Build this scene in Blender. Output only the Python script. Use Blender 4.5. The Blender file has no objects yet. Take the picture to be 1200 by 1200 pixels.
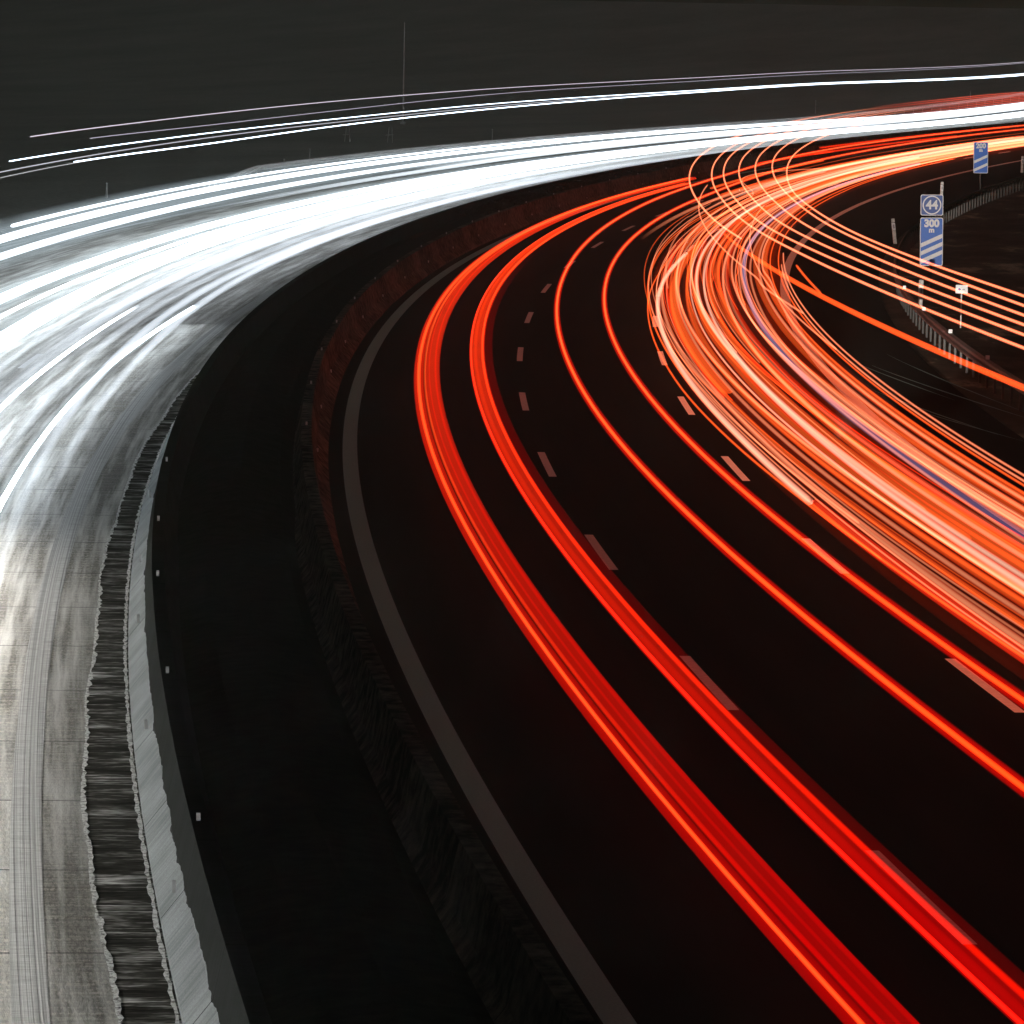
import bpy, bmesh, math, random
from mathutils import Vector, Matrix
sc = bpy.context.scene
C = sc.collection
R = math.radians

# ------------------------------------------------------------------ camera
cam_d = bpy.data.cameras.new('camera'); cam = bpy.data.objects.new('camera', cam_d); C.objects.link(cam)
cam_d.sensor_width = 36; cam_d.lens = 36 * 6456.97 / 1200
cam_d.clip_start = 0.5; cam_d.clip_end = 9000
CAMZ = 8.8705; PITCH = 0.0894597; ROLL = 0.0187786
cam.matrix_world = Matrix.Translation((0, 0, CAMZ)) @ Matrix.Rotation(math.pi/2 - PITCH, 4, 'X') @ Matrix.Rotation(ROLL, 4, 'Z')
sc.camera = cam
# ------------------------------------------------------------------ night sky
w = bpy.data.worlds.new('World'); sc.world = w; w.use_nodes = True
bg = w.node_tree.nodes['Background']
bg.inputs[0].default_value = (0.0060, 0.0070, 0.0046, 1); bg.inputs[1].default_value = 1.0
sd = bpy.data.lights.new('dim_fill_sun', 'SUN'); sd.energy = 0.10; sd.angle = R(3); sd.color = (0.86, 0.95, 1.0)  # added dim sun lamp that lifts the road paint; no known moon
so = bpy.data.objects.new('dim_fill_sun', sd); C.objects.link(so); so.rotation_euler = (R(38), R(-6), 0)
sc.view_settings.view_transform = 'Standard'; sc.view_settings.look = 'None'
sc.view_settings.exposure = 0; sc.view_settings.gamma = 1
cy = sc.cycles
cy.max_bounces = 5; cy.diffuse_bounces = 2; cy.glossy_bounces = 2; cy.transmission_bounces = 1; cy.volume_bounces = 0
cy.transparent_max_bounces = 48; cy.use_denoising = True; cy.use_light_tree = True
cy.sample_clamp_indirect = 4; cy.caustics_reflective = False; cy.caustics_refractive = False

# ------------------------------------------------------------------ the curve of the motorway
# station s (metres along), lateral u (metres right of the first lane line), height z
V = [7.0555058345370405, -0.12201276316652825, 0.0008994310520928516, 0.0010360001654996715, 0.0011724575089230372, 0.0010576415730482868, 0.0010087525728593896, 0.0009340347974610951, 0.0008348991595812676, 0.0007333617959089219, 0.0006271381939542604, 0.0005197461402178473, 0.0004122947859472097, 0.00030484343408978236, 0.00019739208367880313, 8.994073400156486e-05, -1.751061540912866e-05, -0.0001249619647826101]
def interp(x, kn):
    if x <= kn[0][0]: return kn[0][1]
    for (a, fa), (b, fb) in zip(kn, kn[1:]):
        if x <= b:
            t = (x-a)/(b-a); return fa + (fb-fa)*t
    return kn[-1][1]
def smooth(x, kn):                       # Catmull-Rom through knots
    n = len(kn)
    if n == 1 or x <= kn[0][0]: return kn[0][1]
    if x >= kn[-1][0]: return kn[-1][1]
    for i in range(n-1):
        a, b = kn[i], kn[i+1]
        if x <= b[0]:
            h = b[0]-a[0]; t = (x-a[0])/h; d = (b[1]-a[1])/h
            m0 = d if i == 0 else (b[1]-kn[i-1][1])/(b[0]-kn[i-1][0])
            m1 = d if i == n-2 else (kn[i+2][1]-a[1])/(kn[i+2][0]-a[0])
            t2, t3 = t*t, t*t*t
            return (2*t3-3*t2+1)*a[1] + (t3-2*t2+t)*h*m0 + (-2*t3+3*t2)*b[1] + (t3-t2)*h*m1
KN = [(i*50.0, k) for i, k in enumerate(V[2:])]
LINE = []
x, y, th = V[0], 30.0, V[1]; s = 30.0
while s < 800:
    LINE.append((x, y, th)); k = interp(s, KN); tm = th + k/2
    x += math.sin(tm); y += math.cos(tm); th += k; s += 1
S0, S1 = 30.0, 790.0
def rise(s): return 1.0e-4*(s-450)**2 if s > 450 else 0.0
def F(s, u, z=0.0):
    if s < 30:
        x, y, th = LINE[0]; x += (s-30)*math.sin(th); y += (s-30)*math.cos(th)
    else:
        f = s-30; i = min(int(f), len(LINE)-2); t = f-i
        a, b = LINE[i], LINE[i+1]; x, y, th = (a[j]+(b[j]-a[j])*t for j in range(3))
    return Vector((x + u*math.cos(th), y - u*math.sin(th), z + rise(s)))
def heading(s): return LINE[max(0, min(int(s-30), len(LINE)-1))][2]

# ------------------------------------------------------------------ helpers
def tag(o, label=None, cat=None, group=None, kind=None):
    if label: o['label'] = label
    if cat: o['category'] = cat
    if group: o['group'] = group
    if kind: o['kind'] = kind
    return o
def empty(name, loc, rz=0.0):
    o = bpy.data.objects.new(name, None); C.objects.link(o); o.location = loc; o.rotation_euler = (0, 0, rz)
    o.empty_display_size = .2; return o
def mesh_obj(name, verts, faces, mat, parent=None, uvs=None, smooth_=False, loc=None):
    me = bpy.data.meshes.new(name); me.from_pydata([tuple(v) for v in verts], [], faces)
    if mat: me.materials.append(mat)
    if uvs:
        uv = me.uv_layers.new(name='UVMap')
        for l in me.loops: uv.data[l.index].uv = uvs[l.vertex_index]
    if smooth_:
        for p in me.polygons: p.use_smooth = True
    o = bpy.data.objects.new(name, me); C.objects.link(o)
    if parent: o.parent = parent
    if loc is not None: o.location = loc
    return o
def stations(a, b, d):
    n = max(1, int(math.ceil((b-a)/d))); return [a + (b-a)*i/n for i in range(n+1)]
def sheet(name, a, b, us, z, mat, parent=None, step=3.0, wob=None):
    """road ribbon: us = list of lateral positions (numbers or functions of s)"""
    vs, uv, fs = [], [], []; n = len(us)
    for s in stations(a, b, step):
        for j, u in enumerate(us):
            uu = u(s) if callable(u) else u
            if wob: uu += wob(s, j)
            zz = z(s, uu) if callable(z) else z
            vs.append(F(s, uu, zz)); uv.append((uu, s))
    m = len(vs)//n
    for i in range(m-1):
        for j in range(n-1):
            q = i*n+j; fs.append((q, q+1, q+n+1, q+n))
    return vs, uv, fs
def add_sheet(name, *a, parent=None, **k):
    vs, uv, fs = sheet(name, *a, **k); return mesh_obj(name, vs, fs, a[4], parent, uv)
class MB:
    def __init__(self): self.v, self.f, self.uv = [], [], []
    def add(self, v, f, uv=None):
        o = len(self.v); self.v += list(v); self.f += [tuple(i+o for i in q) for q in f]; self.uv += (uv or [(0, 0)]*len(v))
    def box(self, x0, x1, y0, y1, z0, z1):
        v = [Vector((x, y, z)) for z in (z0, z1) for y in (y0, y1) for x in (x0, x1)]
        self.add(v, [(0,2,3,1),(4,5,7,6),(0,1,5,4),(2,6,7,3),(0,4,6,2),(1,3,7,5)])
    def prism(self, pts, y0, y1):           # polygon in xz extruded along y
        n = len(pts); v = [Vector((x, y0, z)) for x, z in pts] + [Vector((x, y1, z)) for x, z in pts]
        self.add(v, [tuple(range(n)), tuple(range(2*n-1, n-1, -1))] + [(i, i+n, (i+1) % n + n, (i+1) % n) for i in range(n)])
    def cyl(self, x, y, z0, z1, r, n=10, r2=None):
        r2 = r if r2 is None else r2
        v = [Vector((x+rr*math.cos(2*math.pi*i/n), y+rr*math.sin(2*math.pi*i/n), z)) for z, rr in ((z0, r), (z1, r2)) for i in range(n)]
        self.add(v, [tuple(range(n-1, -1, -1)), tuple(range(n, 2*n))] + [(i, (i+1) % n, (i+1) % n + n, i+n) for i in range(n)])
    def beam(self, a, b, t):
        a, b = Vector(a), Vector(b); d = (b-a).normalized(); s_ = d.cross(Vector((0, 1, 0)));
        if s_.length < .1: s_ = d.cross(Vector((1, 0, 0)))
        s_.normalize(); w_ = d.cross(s_)
        v = [p + s_*i*t + w_*j*t for p in (a, b) for i, j in ((-.5,-.5),(.5,-.5),(.5,.5),(-.5,.5))]
        self.add(v, [(3,2,1,0),(4,5,6,7)] + [(i, (i+1) % 4, (i+1) % 4 + 4, i+4) for i in range(4)])
    def build(self, name, mat, parent=None, loc=None):
        return mesh_obj(name, self.v, self.f, mat, parent, self.uv, loc=loc)
def profile_run(a, b, prof, step=2.0, closed=True):
    """sweep a (u, z) profile along the road; UV = (running length, s)"""
    vs, uv, fs = [], [], []; n = len(prof(a)); L = stations(a, b, step)
    for s in L:
        acc = 0; pr = prof(s)
        for j, (u, z) in enumerate(pr):
            if j: acc += math.hypot(u-pr[j-1][0], z-pr[j-1][1])
            vs.append(F(s, u, z)); uv.append((acc, s))
    for i in range(len(L)-1):
        for j in range(n if closed else n-1):
            k = (j+1) % n; fs.append((i*n+j, i*n+k, (i+1)*n+k, (i+1)*n+j))
    if closed:
        fs.append(tuple(range(n))); fs.append(tuple(range(len(L)*n-1, (len(L)-1)*n-1, -1)))
    return vs, fs, uv

# ------------------------------------------------------------------ materials
def mat(name):
    m = bpy.data.materials.new(name); m.use_nodes = True; nt = m.node_tree; nt.nodes.clear()
    o = nt.nodes.new('ShaderNodeOutputMaterial'); return m, nt, o
class NT:
    def __init__(self, nt): self.nt = nt
    def n(self, t, **k):
        nd = self.nt.nodes.new('ShaderNode'+t)
        for a, b in k.items(): setattr(nd, a, b)
        return nd
    def l(self, a, b): self.nt.links.new(a, b)
    def math(self, op, a, b=None, c=None, clamp=False):
        nd = self.n('Math', operation=op, use_clamp=clamp)
        for i, x in enumerate((a, b, c)):
            if x is None: continue
            if isinstance(x, (int, float)): nd.inputs[i].default_value = x
            else: self.l(x, nd.inputs[i])
        return nd.outputs[0]
    def noise(self, vec, scale, detail=3, rough=.6):
        nd = self.n('TexNoise'); nd.inputs['Scale'].default_value = scale; nd.inputs['Detail'].default_value = detail
        nd.inputs['Roughness'].default_value = rough; self.l(vec, nd.inputs['Vector']); return nd.outputs['Fac']
    def mapping(self, vec, sc_):
        nd = self.n('Mapping'); nd.inputs['Scale'].default_value = sc_; self.l(vec, nd.inputs['Vector']); return nd.outputs[0]
    def ramp(self, fac, stops):
        nd = self.n('ValToRGB'); cr = nd.color_ramp
        while len(cr.elements) < len(stops): cr.elements.new(.5)
        for e, (p, c) in zip(cr.elements, stops):
            e.position = p; e.color = (c, c, c, 1) if isinstance(c, (int, float)) else (*c, 1)
        self.l(fac, nd.inputs[0]); return nd.outputs[0]
    def mix(self, fac, a, b, mode='MIX'):
        nd = self.n('Mix', data_type='RGBA', blend_type=mode)
        for sock, x in ((nd.inputs[0], fac), (nd.inputs[6], a), (nd.inputs[7], b)):
            if isinstance(x, (int, float)): sock.default_value = x
            elif isinstance(x, tuple): sock.default_value = (*x, 1)
            else: self.l(x, sock)
        return nd.outputs[2]
    def bump(self, h, dist, strength=1.0):
        nd = self.n('Bump'); nd.inputs['Distance'].default_value = dist; nd.inputs['Strength'].default_value = strength
        self.l(h, nd.inputs['Height']); return nd.outputs[0]
    def bsdf(self, out, col, rough=.8, spec=.5, nrm=None, metal=0.0):
        if spec == 0:
            b = self.n('BsdfDiffuse'); self.l(b.outputs[0], out.inputs[0])
            if isinstance(col, tuple): b.inputs[0].default_value = (*col, 1)
            else: self.l(col, b.inputs[0])
            if nrm: self.l(nrm, b.inputs['Normal'])
            return b
        b = self.n('BsdfPrincipled')
        for nm, x in (('Base Color', col), ('Roughness', rough), ('Specular IOR Level', spec), ('Metallic', metal)):
            if isinstance(x, (int, float)): b.inputs[nm].default_value = x
            elif isinstance(x, tuple): b.inputs[nm].default_value = (*x, 1)
            else: self.l(x, b.inputs[nm])
        if nrm: self.l(nrm, b.inputs['Normal'])
        self.l(b.outputs[0], out.inputs[0]); return b

def m_asphalt_dark():
    m, nt, o = mat('asphalt'); g = NT(nt); uv = g.n('UVMap').outputs[0]
    n1 = g.noise(uv, 40, 2); n2 = g.noise(g.mapping(uv, (1.2, .04, 1)), 1.0, 3)
    col = g.mix(g.ramp(n2, [(.35, 0.0), (.7, 1.0)]), (.012, .0115, .011), (.019, .018, .017))
    col = g.mix(g.math('MULTIPLY', n1, .6), col, (.008, .008, .008))
    g.bsdf(o, col, g.ramp(n2, [(.3, .8), (.7, .95)]), 0, g.bump(n1, .004)); return m
def m_concrete_road():
    m, nt, o = mat('brushed_concrete_road'); g = NT(nt); uv = g.n('UVMap').outputs[0]
    fine = g.noise(g.mapping(uv, (.8, 8, 1)), 1.0, 4, .8)         # transverse brushing
    mid = g.noise(g.mapping(uv, (.25, 3.0, 1)), 1.0, 4, .65)
    big = g.noise(g.mapping(uv, (.9, .035, 1)), 1.0, 3)             # wheel paths
    grain = g.noise(g.mapping(uv, (26, 5, 1)), 1.0, 3, .8)
    col = g.mix(g.ramp(fine, [(.38, 0.0), (.60, 1.0)]), (.18, .16, .13), (.66, .62, .54))
    col = g.mix(g.ramp(mid, [(.3, .55), (.62, 0.0)]), col, (.07, .066, .06))
    col = g.mix(g.ramp(grain, [(.42, .75), (.56, 0.0)]), col, (.07, .064, .054))
    col = g.mix(g.ramp(big, [(.38, .45), (.6, 0.0)]), col, (.08, .076, .07))
    worn = g.noise(g.mapping(uv, (5.0, .10, 1)), 1.0, 3, .6)
    col = g.mix(g.ramp(worn, [(.42, 0.0), (.66, .7)]), col, (.82, .81, .78))
    sep = g.n('SeparateXYZ'); g.l(uv, sep.inputs[0]); s_ = sep.outputs[1]
    # transverse joints every 5 m, each a little different
    j = g.math('ABSOLUTE', g.math('SUBTRACT', g.math('FRACT', g.math('DIVIDE', g.math('ADD', s_, g.math('MULTIPLY', mid, .12)), 5.0)), .5))
    jm = g.math('LESS_THAN', j, .0075)
    col = g.mix(g.math('MULTIPLY', jm, g.ramp(big, [(.3, .3), (.6, .95)])), col, (.02, .019, .018))
    h = g.math('ADD', g.math('MULTIPLY', fine, .5), g.math('MULTIPLY', grain, .8))
    g.bsdf(o, col, g.ramp(mid, [(.3, .42), (.7, .8)]), .5, g.bump(h, .010)); return m
def m_gutter():
    m, nt, o = mat('wet_gutter_painted_glints'); g = NT(nt); uv = g.n('UVMap').outputs[0]
    st = g.noise(g.mapping(uv, (.5, 1.1, 1)), 1.0, 5, .75); f = g.noise(g.mapping(uv, (1.5, 12, 1)), 1.0, 3, .7)
    k = g.math('ADD', g.math('MULTIPLY', st, .65), g.math('MULTIPLY', f, .35))
    col = g.ramp(k, [(.42, (.025, .024, .021)), (.51, (.07, .066, .058)), (.57, (.36, .35, .33)), (.62, (.85, .84, .82))])  # pale streaks paint the wet reflections into the colour
    g.bsdf(o, col, .9, 0, g.bump(f, .02)); return m
def m_crumb():
    m, nt, o = mat('crumbled_edge'); g = NT(nt); uv = g.n('UVMap').outputs[0]
    n1 = g.noise(g.mapping(uv, (14, 9, 1)), 1.0, 4, .75)
    g.bsdf(o, g.ramp(n1, [(.36, (.08, .075, .07)), (.44, (.5, .49, .47)), (.54, (.88, .88, .86))]), .8, .4, g.bump(n1, .03)); return m
def m_paint(name, c1, c2, sx=6, sy=20):
    m, nt, o = mat(name); g = NT(nt); uv = g.n('UVMap').outputs[0]
    n1 = g.noise(g.mapping(uv, (sx, sy, 1)), 1.0, 3, .7)
    g.bsdf(o, g.mix(g.ramp(n1, [(.35, 0.0), (.6, 1.0)]), c1, c2), .7, .4, g.bump(n1, .003)); return m
def m_ribbed():
    m, nt, o = mat('ribbed_edge_line'); g = NT(nt); uv = g.n('UVMap').outputs[0]
    a = g.noise(g.mapping(uv, (45, .03, 1)), 1.0, 1, .5); b = g.noise(g.mapping(uv, (3, 22, 1)), 1.0, 3, .7)
    c = g.math('MULTIPLY', g.ramp(a, [(.38, 0.45), (.56, 1.0)]), g.ramp(b, [(.3, .35), (.6, 1.0)]))
    g.bsdf(o, g.mix(c, (.13, .125, .118), (.62, .62, .61)), .7, .4, g.bump(a, .006)); return m
def m_concrete(name, c1, c2, streak=True, joints=True, dirt_and_shade=None, jh=6.0):
    m, nt, o = mat(name); g = NT(nt); uv = g.n('UVMap').outputs[0]
    n1 = g.noise(g.mapping(uv, (1.0, .8, 1) if dirt_and_shade else (.3, .12, 1)), 1.0, 3, .5); n2 = g.noise(g.mapping(uv, (1.2, 9, 1) if dirt_and_shade else (.9, .35, 1)), 1.0, 3, .6); n3 = g.noise(uv, 45, 2)
    k = g.math('ADD', g.math('MULTIPLY', n1, .5), g.math('MULTIPLY', n2, .5))
    if not dirt_and_shade:                   # precast panels, each with its own tone
        sp = g.n('SeparateXYZ'); g.l(uv, sp.inputs[0]); wn = g.n('TexWhiteNoise', noise_dimensions='1D')
        g.l(g.math('FLOOR', g.math('DIVIDE', sp.outputs[1], 3.0)), wn.inputs['W'])
        k = g.math('ADD', g.math('MULTIPLY', wn.outputs['Value'], .13), g.math('MULTIPLY', g.noise(g.mapping(uv, (4, 3, 1)), 1.0, 4, .6), .85))
    col = g.mix(g.ramp(k, [(.38, 0.0), (.6, 1.0)] if dirt_and_shade else [(.38, 0.0), (.70, 1.0)]), c1, c2)
    col = g.mix(g.ramp(n3, [(.4, .35), (.6, 0.0)]), col, tuple(x*.5 for x in c1))
    sep = g.n('SeparateXYZ'); g.l(uv, sep.inputs[0])
    if dirt_and_shade:                       # sooty upper face with ragged lower edge; top and back painted dark as shade
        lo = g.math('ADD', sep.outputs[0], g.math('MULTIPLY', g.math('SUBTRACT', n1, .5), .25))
        d = g.math('MULTIPLY', g.math('GREATER_THAN', lo, dirt_and_shade[0]), g.math('LESS_THAN', sep.outputs[0], dirt_and_shade[1]))
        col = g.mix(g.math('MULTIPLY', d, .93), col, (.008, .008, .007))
    if joints:
        j = g.math('LESS_THAN', g.math('FRACT', g.math('DIVIDE', sep.outputs[1], jh)), .006)
        col = g.mix(j, col, (.01, .01, .01))
    g.bsdf(o, col, .8, 0, g.bump(n3, .004)); return m
def m_ground():
    m, nt, o = mat('dark_grass_ground'); g = NT(nt); tc = g.n('TexCoord').outputs['Object']
    n1 = g.noise(g.mapping(tc, (.02, .02, .02)), 1.0, 5, .7); n2 = g.noise(tc, 2.5, 4, .7)
    col = g.mix(g.ramp(n1, [(.35, 0.0), (.65, 1.0)]), (.022, .024, .014), (.05, .052, .032))
    col = g.mix(g.ramp(n2, [(.4, .6), (.65, 0.0)]), col, (.008, .009, .006))
    g.bsdf(o, col, .95, 0, g.bump(n2, .08)); return m
def m_field():
    m, nt, o = mat('field_with_mist_glow'); g = NT(nt); uv = g.n('UVMap').outputs[0]
    n1 = g.noise(g.mapping(uv, (.08, .02, 1)), 1.0, 5, .7); n2 = g.noise(uv, 3, 4, .8)
    col = g.mix(g.ramp(n1, [(.3, 0.0), (.7, 1.0)]), (.34, .34, .31), (.52, .51, .47))  # pale tone paints the glow of lit mist into the field
    col = g.mix(g.ramp(n2, [(.4, .5), (.6, 0.0)]), col, (.2, .2, .18))
    g.bsdf(o, col, .95, 0, g.bump(n2, .02)); return m
def m_verge():
    m, nt, o = mat('dry_grass_verge'); g = NT(nt); uv = g.n('UVMap').outputs[0]
    n1 = g.noise(g.mapping(uv, (.35, .09, 1)), 1.0, 5, .7); n2 = g.noise(uv, 9, 4, .8)
    col = g.ramp(n1, [(.42, (.03, .029, .022)), (.56, (.09, .085, .062)), (.66, (.42, .37, .27))])
    col = g.mix(g.ramp(n2, [(.4, .5), (.6, 0.0)]), col, (.02, .02, .015))
    g.bsdf(o, col, .95, .1, g.bump(n2, .05)); return m
def m_plain(name, col, rough=.6, metal=0.0, spec=.5, var=.15, scale=6):
    m, nt, o = mat(name); g = NT(nt); tc = g.n('TexCoord').outputs['Object']
    n1 = g.noise(tc, scale, 4, .65)
    g.bsdf(o, g.mix(g.ramp(n1, [(.35, 0.0), (.65, 1.0)]), tuple(c*(1-var) for c in col), tuple(min(1, c*(1+var)) for c in col)), rough, spec, None, metal); return m
def m_glow(name, power=1.4, rim=(1, 1, 1)):
    """light left along a lamp's path: 'glow' is the lamp's colour and strength, 'axis' the direction of travel; softer towards the rim"""
    m, nt, o = mat(name); g = NT(nt)
    at = g.n('Attribute', attribute_name='glow'); ax = g.n('Attribute', attribute_name='axis'); ge = g.n('NewGeometry')
    def vm(op, a, b=None):
        nd = g.n('VectorMath', operation=op); g.l(a, nd.inputs[0])
        if b is not None: g.l(b, nd.inputs[3] if op == 'SCALE' else nd.inputs[1])
        return nd.outputs['Value'] if op == 'DOT_PRODUCT' else nd.outputs[0]
    I = ge.outputs['Incoming']; A = vm('NORMALIZE', ax.outputs['Vector'])
    P = vm('NORMALIZE', vm('SUBTRACT', I, vm('SCALE', A, vm('DOT_PRODUCT', I, A))))
    c = g.math('ABSOLUTE', vm('DOT_PRODUCT', ge.outputs['Normal'], P)); k = g.math('POWER', c, power)
    tint = g.mix(g.math('POWER', c, 2.0), rim, (1.0, 1.0, 1.0)); col = g.mix(1.0, at.outputs['Color'], tint, 'MULTIPLY')
    e = g.n('Emission'); g.l(col, e.inputs[0]); g.l(k, e.inputs[1])
    t = g.n('BsdfTransparent'); a = g.n('AddShader'); g.l(t.outputs[0], a.inputs[0]); g.l(e.outputs[0], a.inputs[1])
    g.l(a.outputs[0], o.inputs[0]); return m
M = dict(
    asphalt=m_asphalt_dark(), concrete=m_concrete_road(), gutter=m_gutter(), crumb=m_crumb(),
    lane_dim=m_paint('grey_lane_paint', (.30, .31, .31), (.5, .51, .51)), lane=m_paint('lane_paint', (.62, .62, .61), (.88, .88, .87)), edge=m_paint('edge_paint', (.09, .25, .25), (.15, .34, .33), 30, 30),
    outer=m_paint('outer_edge_paint', (.5, .5, .48), (.75, .75, .72)), ribbed=m_ribbed(), lane_l=m_paint('worn_lane_paint', (.45, .45, .45), (.8, .8, .8)),
    wall_l=m_concrete('lit_barrier_concrete', (.16, .17, .17), (.27, .285, .285), dirt_and_shade=(.45, 9.0)),
    wall_r=m_concrete('dark_barrier_concrete', (.010, .009, .008), (.16, .125, .105), jh=6.0),  # right barrier: darker concrete, tone varies from panel to panel
    ground=m_ground(), verge=m_verge(), soil=m_plain('median_soil', (.008, .008, .006), .95, spec=0, var=.5, scale=3),
    leaf=m_plain('median_leaves', (.012, .013, .009), .9, spec=0, var=.5, scale=2),
    steel=m_plain('galvanised_steel', (.03, .03, .028), .55, .3, var=.3), post=m_plain('steel_post', (.028, .028, .025), .6, .2, var=.3), pole=m_plain('pale_pole', (.7, .7, .68), .6, .2, var=.2),
    rail=m_plain('dark_rail', (.03, .028, .025), .6, .2, var=.3), pale=m_plain('pale_plastic', (.62, .62, .58), .6, var=.25, scale=12), white=m_plain('white_plastic', (.85, .87, .88), .5, var=.05),
    black=m_plain('black_plastic', (.01, .01, .01), .6), refl=m_plain('reflector_glass', (.35, .35, .35), .25, var=.05),
    blue=m_plain('sign_blue', (.006, .13, .62), .45, var=.06, scale=3), blued=m_plain('sign_dark_blue', (.012, .07, .34), .45, var=.08, scale=3), signw=m_plain('sign_white', (.80, .82, .84), .45, var=.05), signb=m_plain('sign_back', (.35, .35, .36), .5, .5),
)

# ------------------------------------------------------------------ ground and carriageways
gv = []; gf = []
G = 4500
mesh_obj('ground', [(-G, -300, -.09), (G, -300, -.09), (G, G*1.6, -.09), (-G, G*1.6, -.09)], [(0, 1, 2, 3)], M['ground'])['kind'] = 'structure'
def uo(s): return smooth(s, [(30, 10.6), (135, 10.7), (200, 11.2), (300, 12.6), (420, 14.0), (600, 15.0)])
rd = add_sheet('road', 0, S1, [-4.4, -2, 0, 3.75, 7.8, uo], 0.0, M['asphalt']); rd['kind'] = 'structure'; rd['label'] = 'dark asphalt carriageway curving right under the red trails'
rl = add_sheet('road', 0, S1, [-24.5, -20, -16, -12, -8.35, -7.5], 0.0, M['concrete']); rl['kind'] = 'structure'; rl['label'] = 'pale brushed concrete carriageway under the white trails'
vg = add_sheet('grass_verge', 0, S1, [uo, lambda s: uo(s)+5, lambda s: uo(s)+9], lambda s, u: -.02 if u < uo(s)+1 else -.05, M['verge']); vg['kind'] = 'structure'
M['field'] = m_field()
vl = add_sheet('grass_verge', 0, S1, [-1200, -300, -60, -34, -24.5], -.03, M['field']); vl['kind'] = 'structure'
# far terrain climbs with the road
# markings: part of their road
def markings(name, items, m, parent, z=.004):
    b = MB()
    for a, e, u0, u1 in items:
        vs, uv, fs = sheet('', a, e, [u0, u1], z, m, step=1.5); b.add(vs, fs, uv)
    o = b.build(name, m, parent); o['kind'] = 'structure'; return o
D1 = [( 53+18*i, 59+18*i, -.075, .075) for i in range(-1, 34)]
D2 = [( 71+17.85*i, 77+17.85*i, 3.675, 3.825) for i in range(-3, 34)]
markings('lane_markings', D1, M['lane_dim'], rd); markings('lane_markings', D2, M['lane'], rd)
markings('edge_line', [(0, S1, -4.07, -3.77)], M['edge'], rd)
markings('edge_line', [(0, S1, 7.72, 8.0)], M['outer'], rd)
def ue(s): return smooth(s, [(30, -9.2), (80, -9.0), (117, -8.85), (150, -8.6), (200, -8.45), (400, -8.5)])
b = MB(); vs, uv, fs = sheet('', 0, S1, [lambda s: ue(s)-.17, lambda s: ue(s)+.17], .004, None, step=2); b.add(vs, fs, uv)
o = b.build('edge_line', M['ribbed'], rl); o['kind'] = 'structure'
DL = [(136.5+17.4*i, 142.3+17.4*i, -12.45, -12.28) for i in range(-7, 33)] + [(130+17.4*i, 136+17.4*i, -16.2, -16.05) for i in range(-6, 33)]
markings('lane_markings', DL, M['lane_l'], rl)
markings('edge_line', [(0, S1, -20.2, -19.95)], M['lane_l'], rl)
DW = [(30, -.08), (60, -.05), (90, .03), (110, .12), (150, .32), (190, .45), (260, .45)]
def ub(s): return -7.78 + smooth(s, DW)*(.35 if s < 100 else .5)
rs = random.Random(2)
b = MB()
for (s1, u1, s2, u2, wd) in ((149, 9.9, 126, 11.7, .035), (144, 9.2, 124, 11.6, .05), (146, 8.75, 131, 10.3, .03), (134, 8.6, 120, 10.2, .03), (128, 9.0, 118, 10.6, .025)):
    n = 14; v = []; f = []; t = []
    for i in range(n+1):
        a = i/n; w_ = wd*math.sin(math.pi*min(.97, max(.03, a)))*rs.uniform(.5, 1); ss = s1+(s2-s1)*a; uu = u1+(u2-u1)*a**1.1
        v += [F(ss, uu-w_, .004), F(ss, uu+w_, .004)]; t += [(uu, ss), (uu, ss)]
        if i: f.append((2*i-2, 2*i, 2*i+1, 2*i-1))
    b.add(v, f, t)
o = b.build('wet_streak_glints', M['edge'], rd); o['kind'] = 'structure'  # pale strips painting light reflected in wet streaks on the shoulder
# gutter between the left carriageway and its barrier
random.seed(5)
W1 = [(10*i, random.uniform(-.06, .06)) for i in range(90)]; W2 = [(3.1*i, random.uniform(-.045, .045)) for i in range(260)]
def ug(s): return smooth(s, [(30, -8.42), (60, -8.38), (100, -8.2), (150, -7.85), (220, -7.8)]) + smooth(s, W1) + smooth(s, W2)*.5
gt = add_sheet('gutter', 0, 260, [ug, lambda s: ub(s)+.01], .006, M['gutter'], step=.8); gt['kind'] = 'structure'
rr = random.Random(9)
b = MB()
for (fc, wmin, wmax) in ((ug, .03, .085), (lambda s: ub(s)-.03, .05, .07)):
    vs, uv, fs = sheet('', 0, 175, [lambda s: fc(s)-rr.uniform(.3, 1)*wmin, lambda s: fc(s)+rr.uniform(0, 1)*(wmax-wmin)], .012, None, step=.22); b.add(vs, fs, uv)
o = b.build('crumbled_edge', M['crumb'], gt); o['kind'] = 'structure'

# ------------------------------------------------------------------ concrete barriers
def wl(s):
    w_ = .0; t = -.12 if s > 120 else 0
    return [(-7.78, 0), (-7.78, .07), (-7.55, .36), (-7.45, .84), (-7.27, .84), (-7.17, .36), (-7.0, .07), (-7.0, 0)]
def wlc(s):
    d = ub(s)+7.78
    return [(u+d, z) for u, z in wl(s)]
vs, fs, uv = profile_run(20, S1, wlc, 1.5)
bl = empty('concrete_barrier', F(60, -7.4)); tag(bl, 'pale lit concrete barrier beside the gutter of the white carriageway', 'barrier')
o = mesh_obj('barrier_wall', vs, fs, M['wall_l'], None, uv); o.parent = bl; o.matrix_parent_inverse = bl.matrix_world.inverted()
def keep(o, p):
    o.parent = p; o.location = o.location - p.location; return o
o.matrix_parent_inverse.identity(); o.location = -bl.location
vs, fs, uv = profile_run(20, S1, lambda s: [(-4.36, 0), (-4.36, .07), (-4.58, .30), (-4.70, .86), (-4.90, .86), (-5.02, .30), (-5.2, .07), (-5.2, 0)], 1.5)
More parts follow.
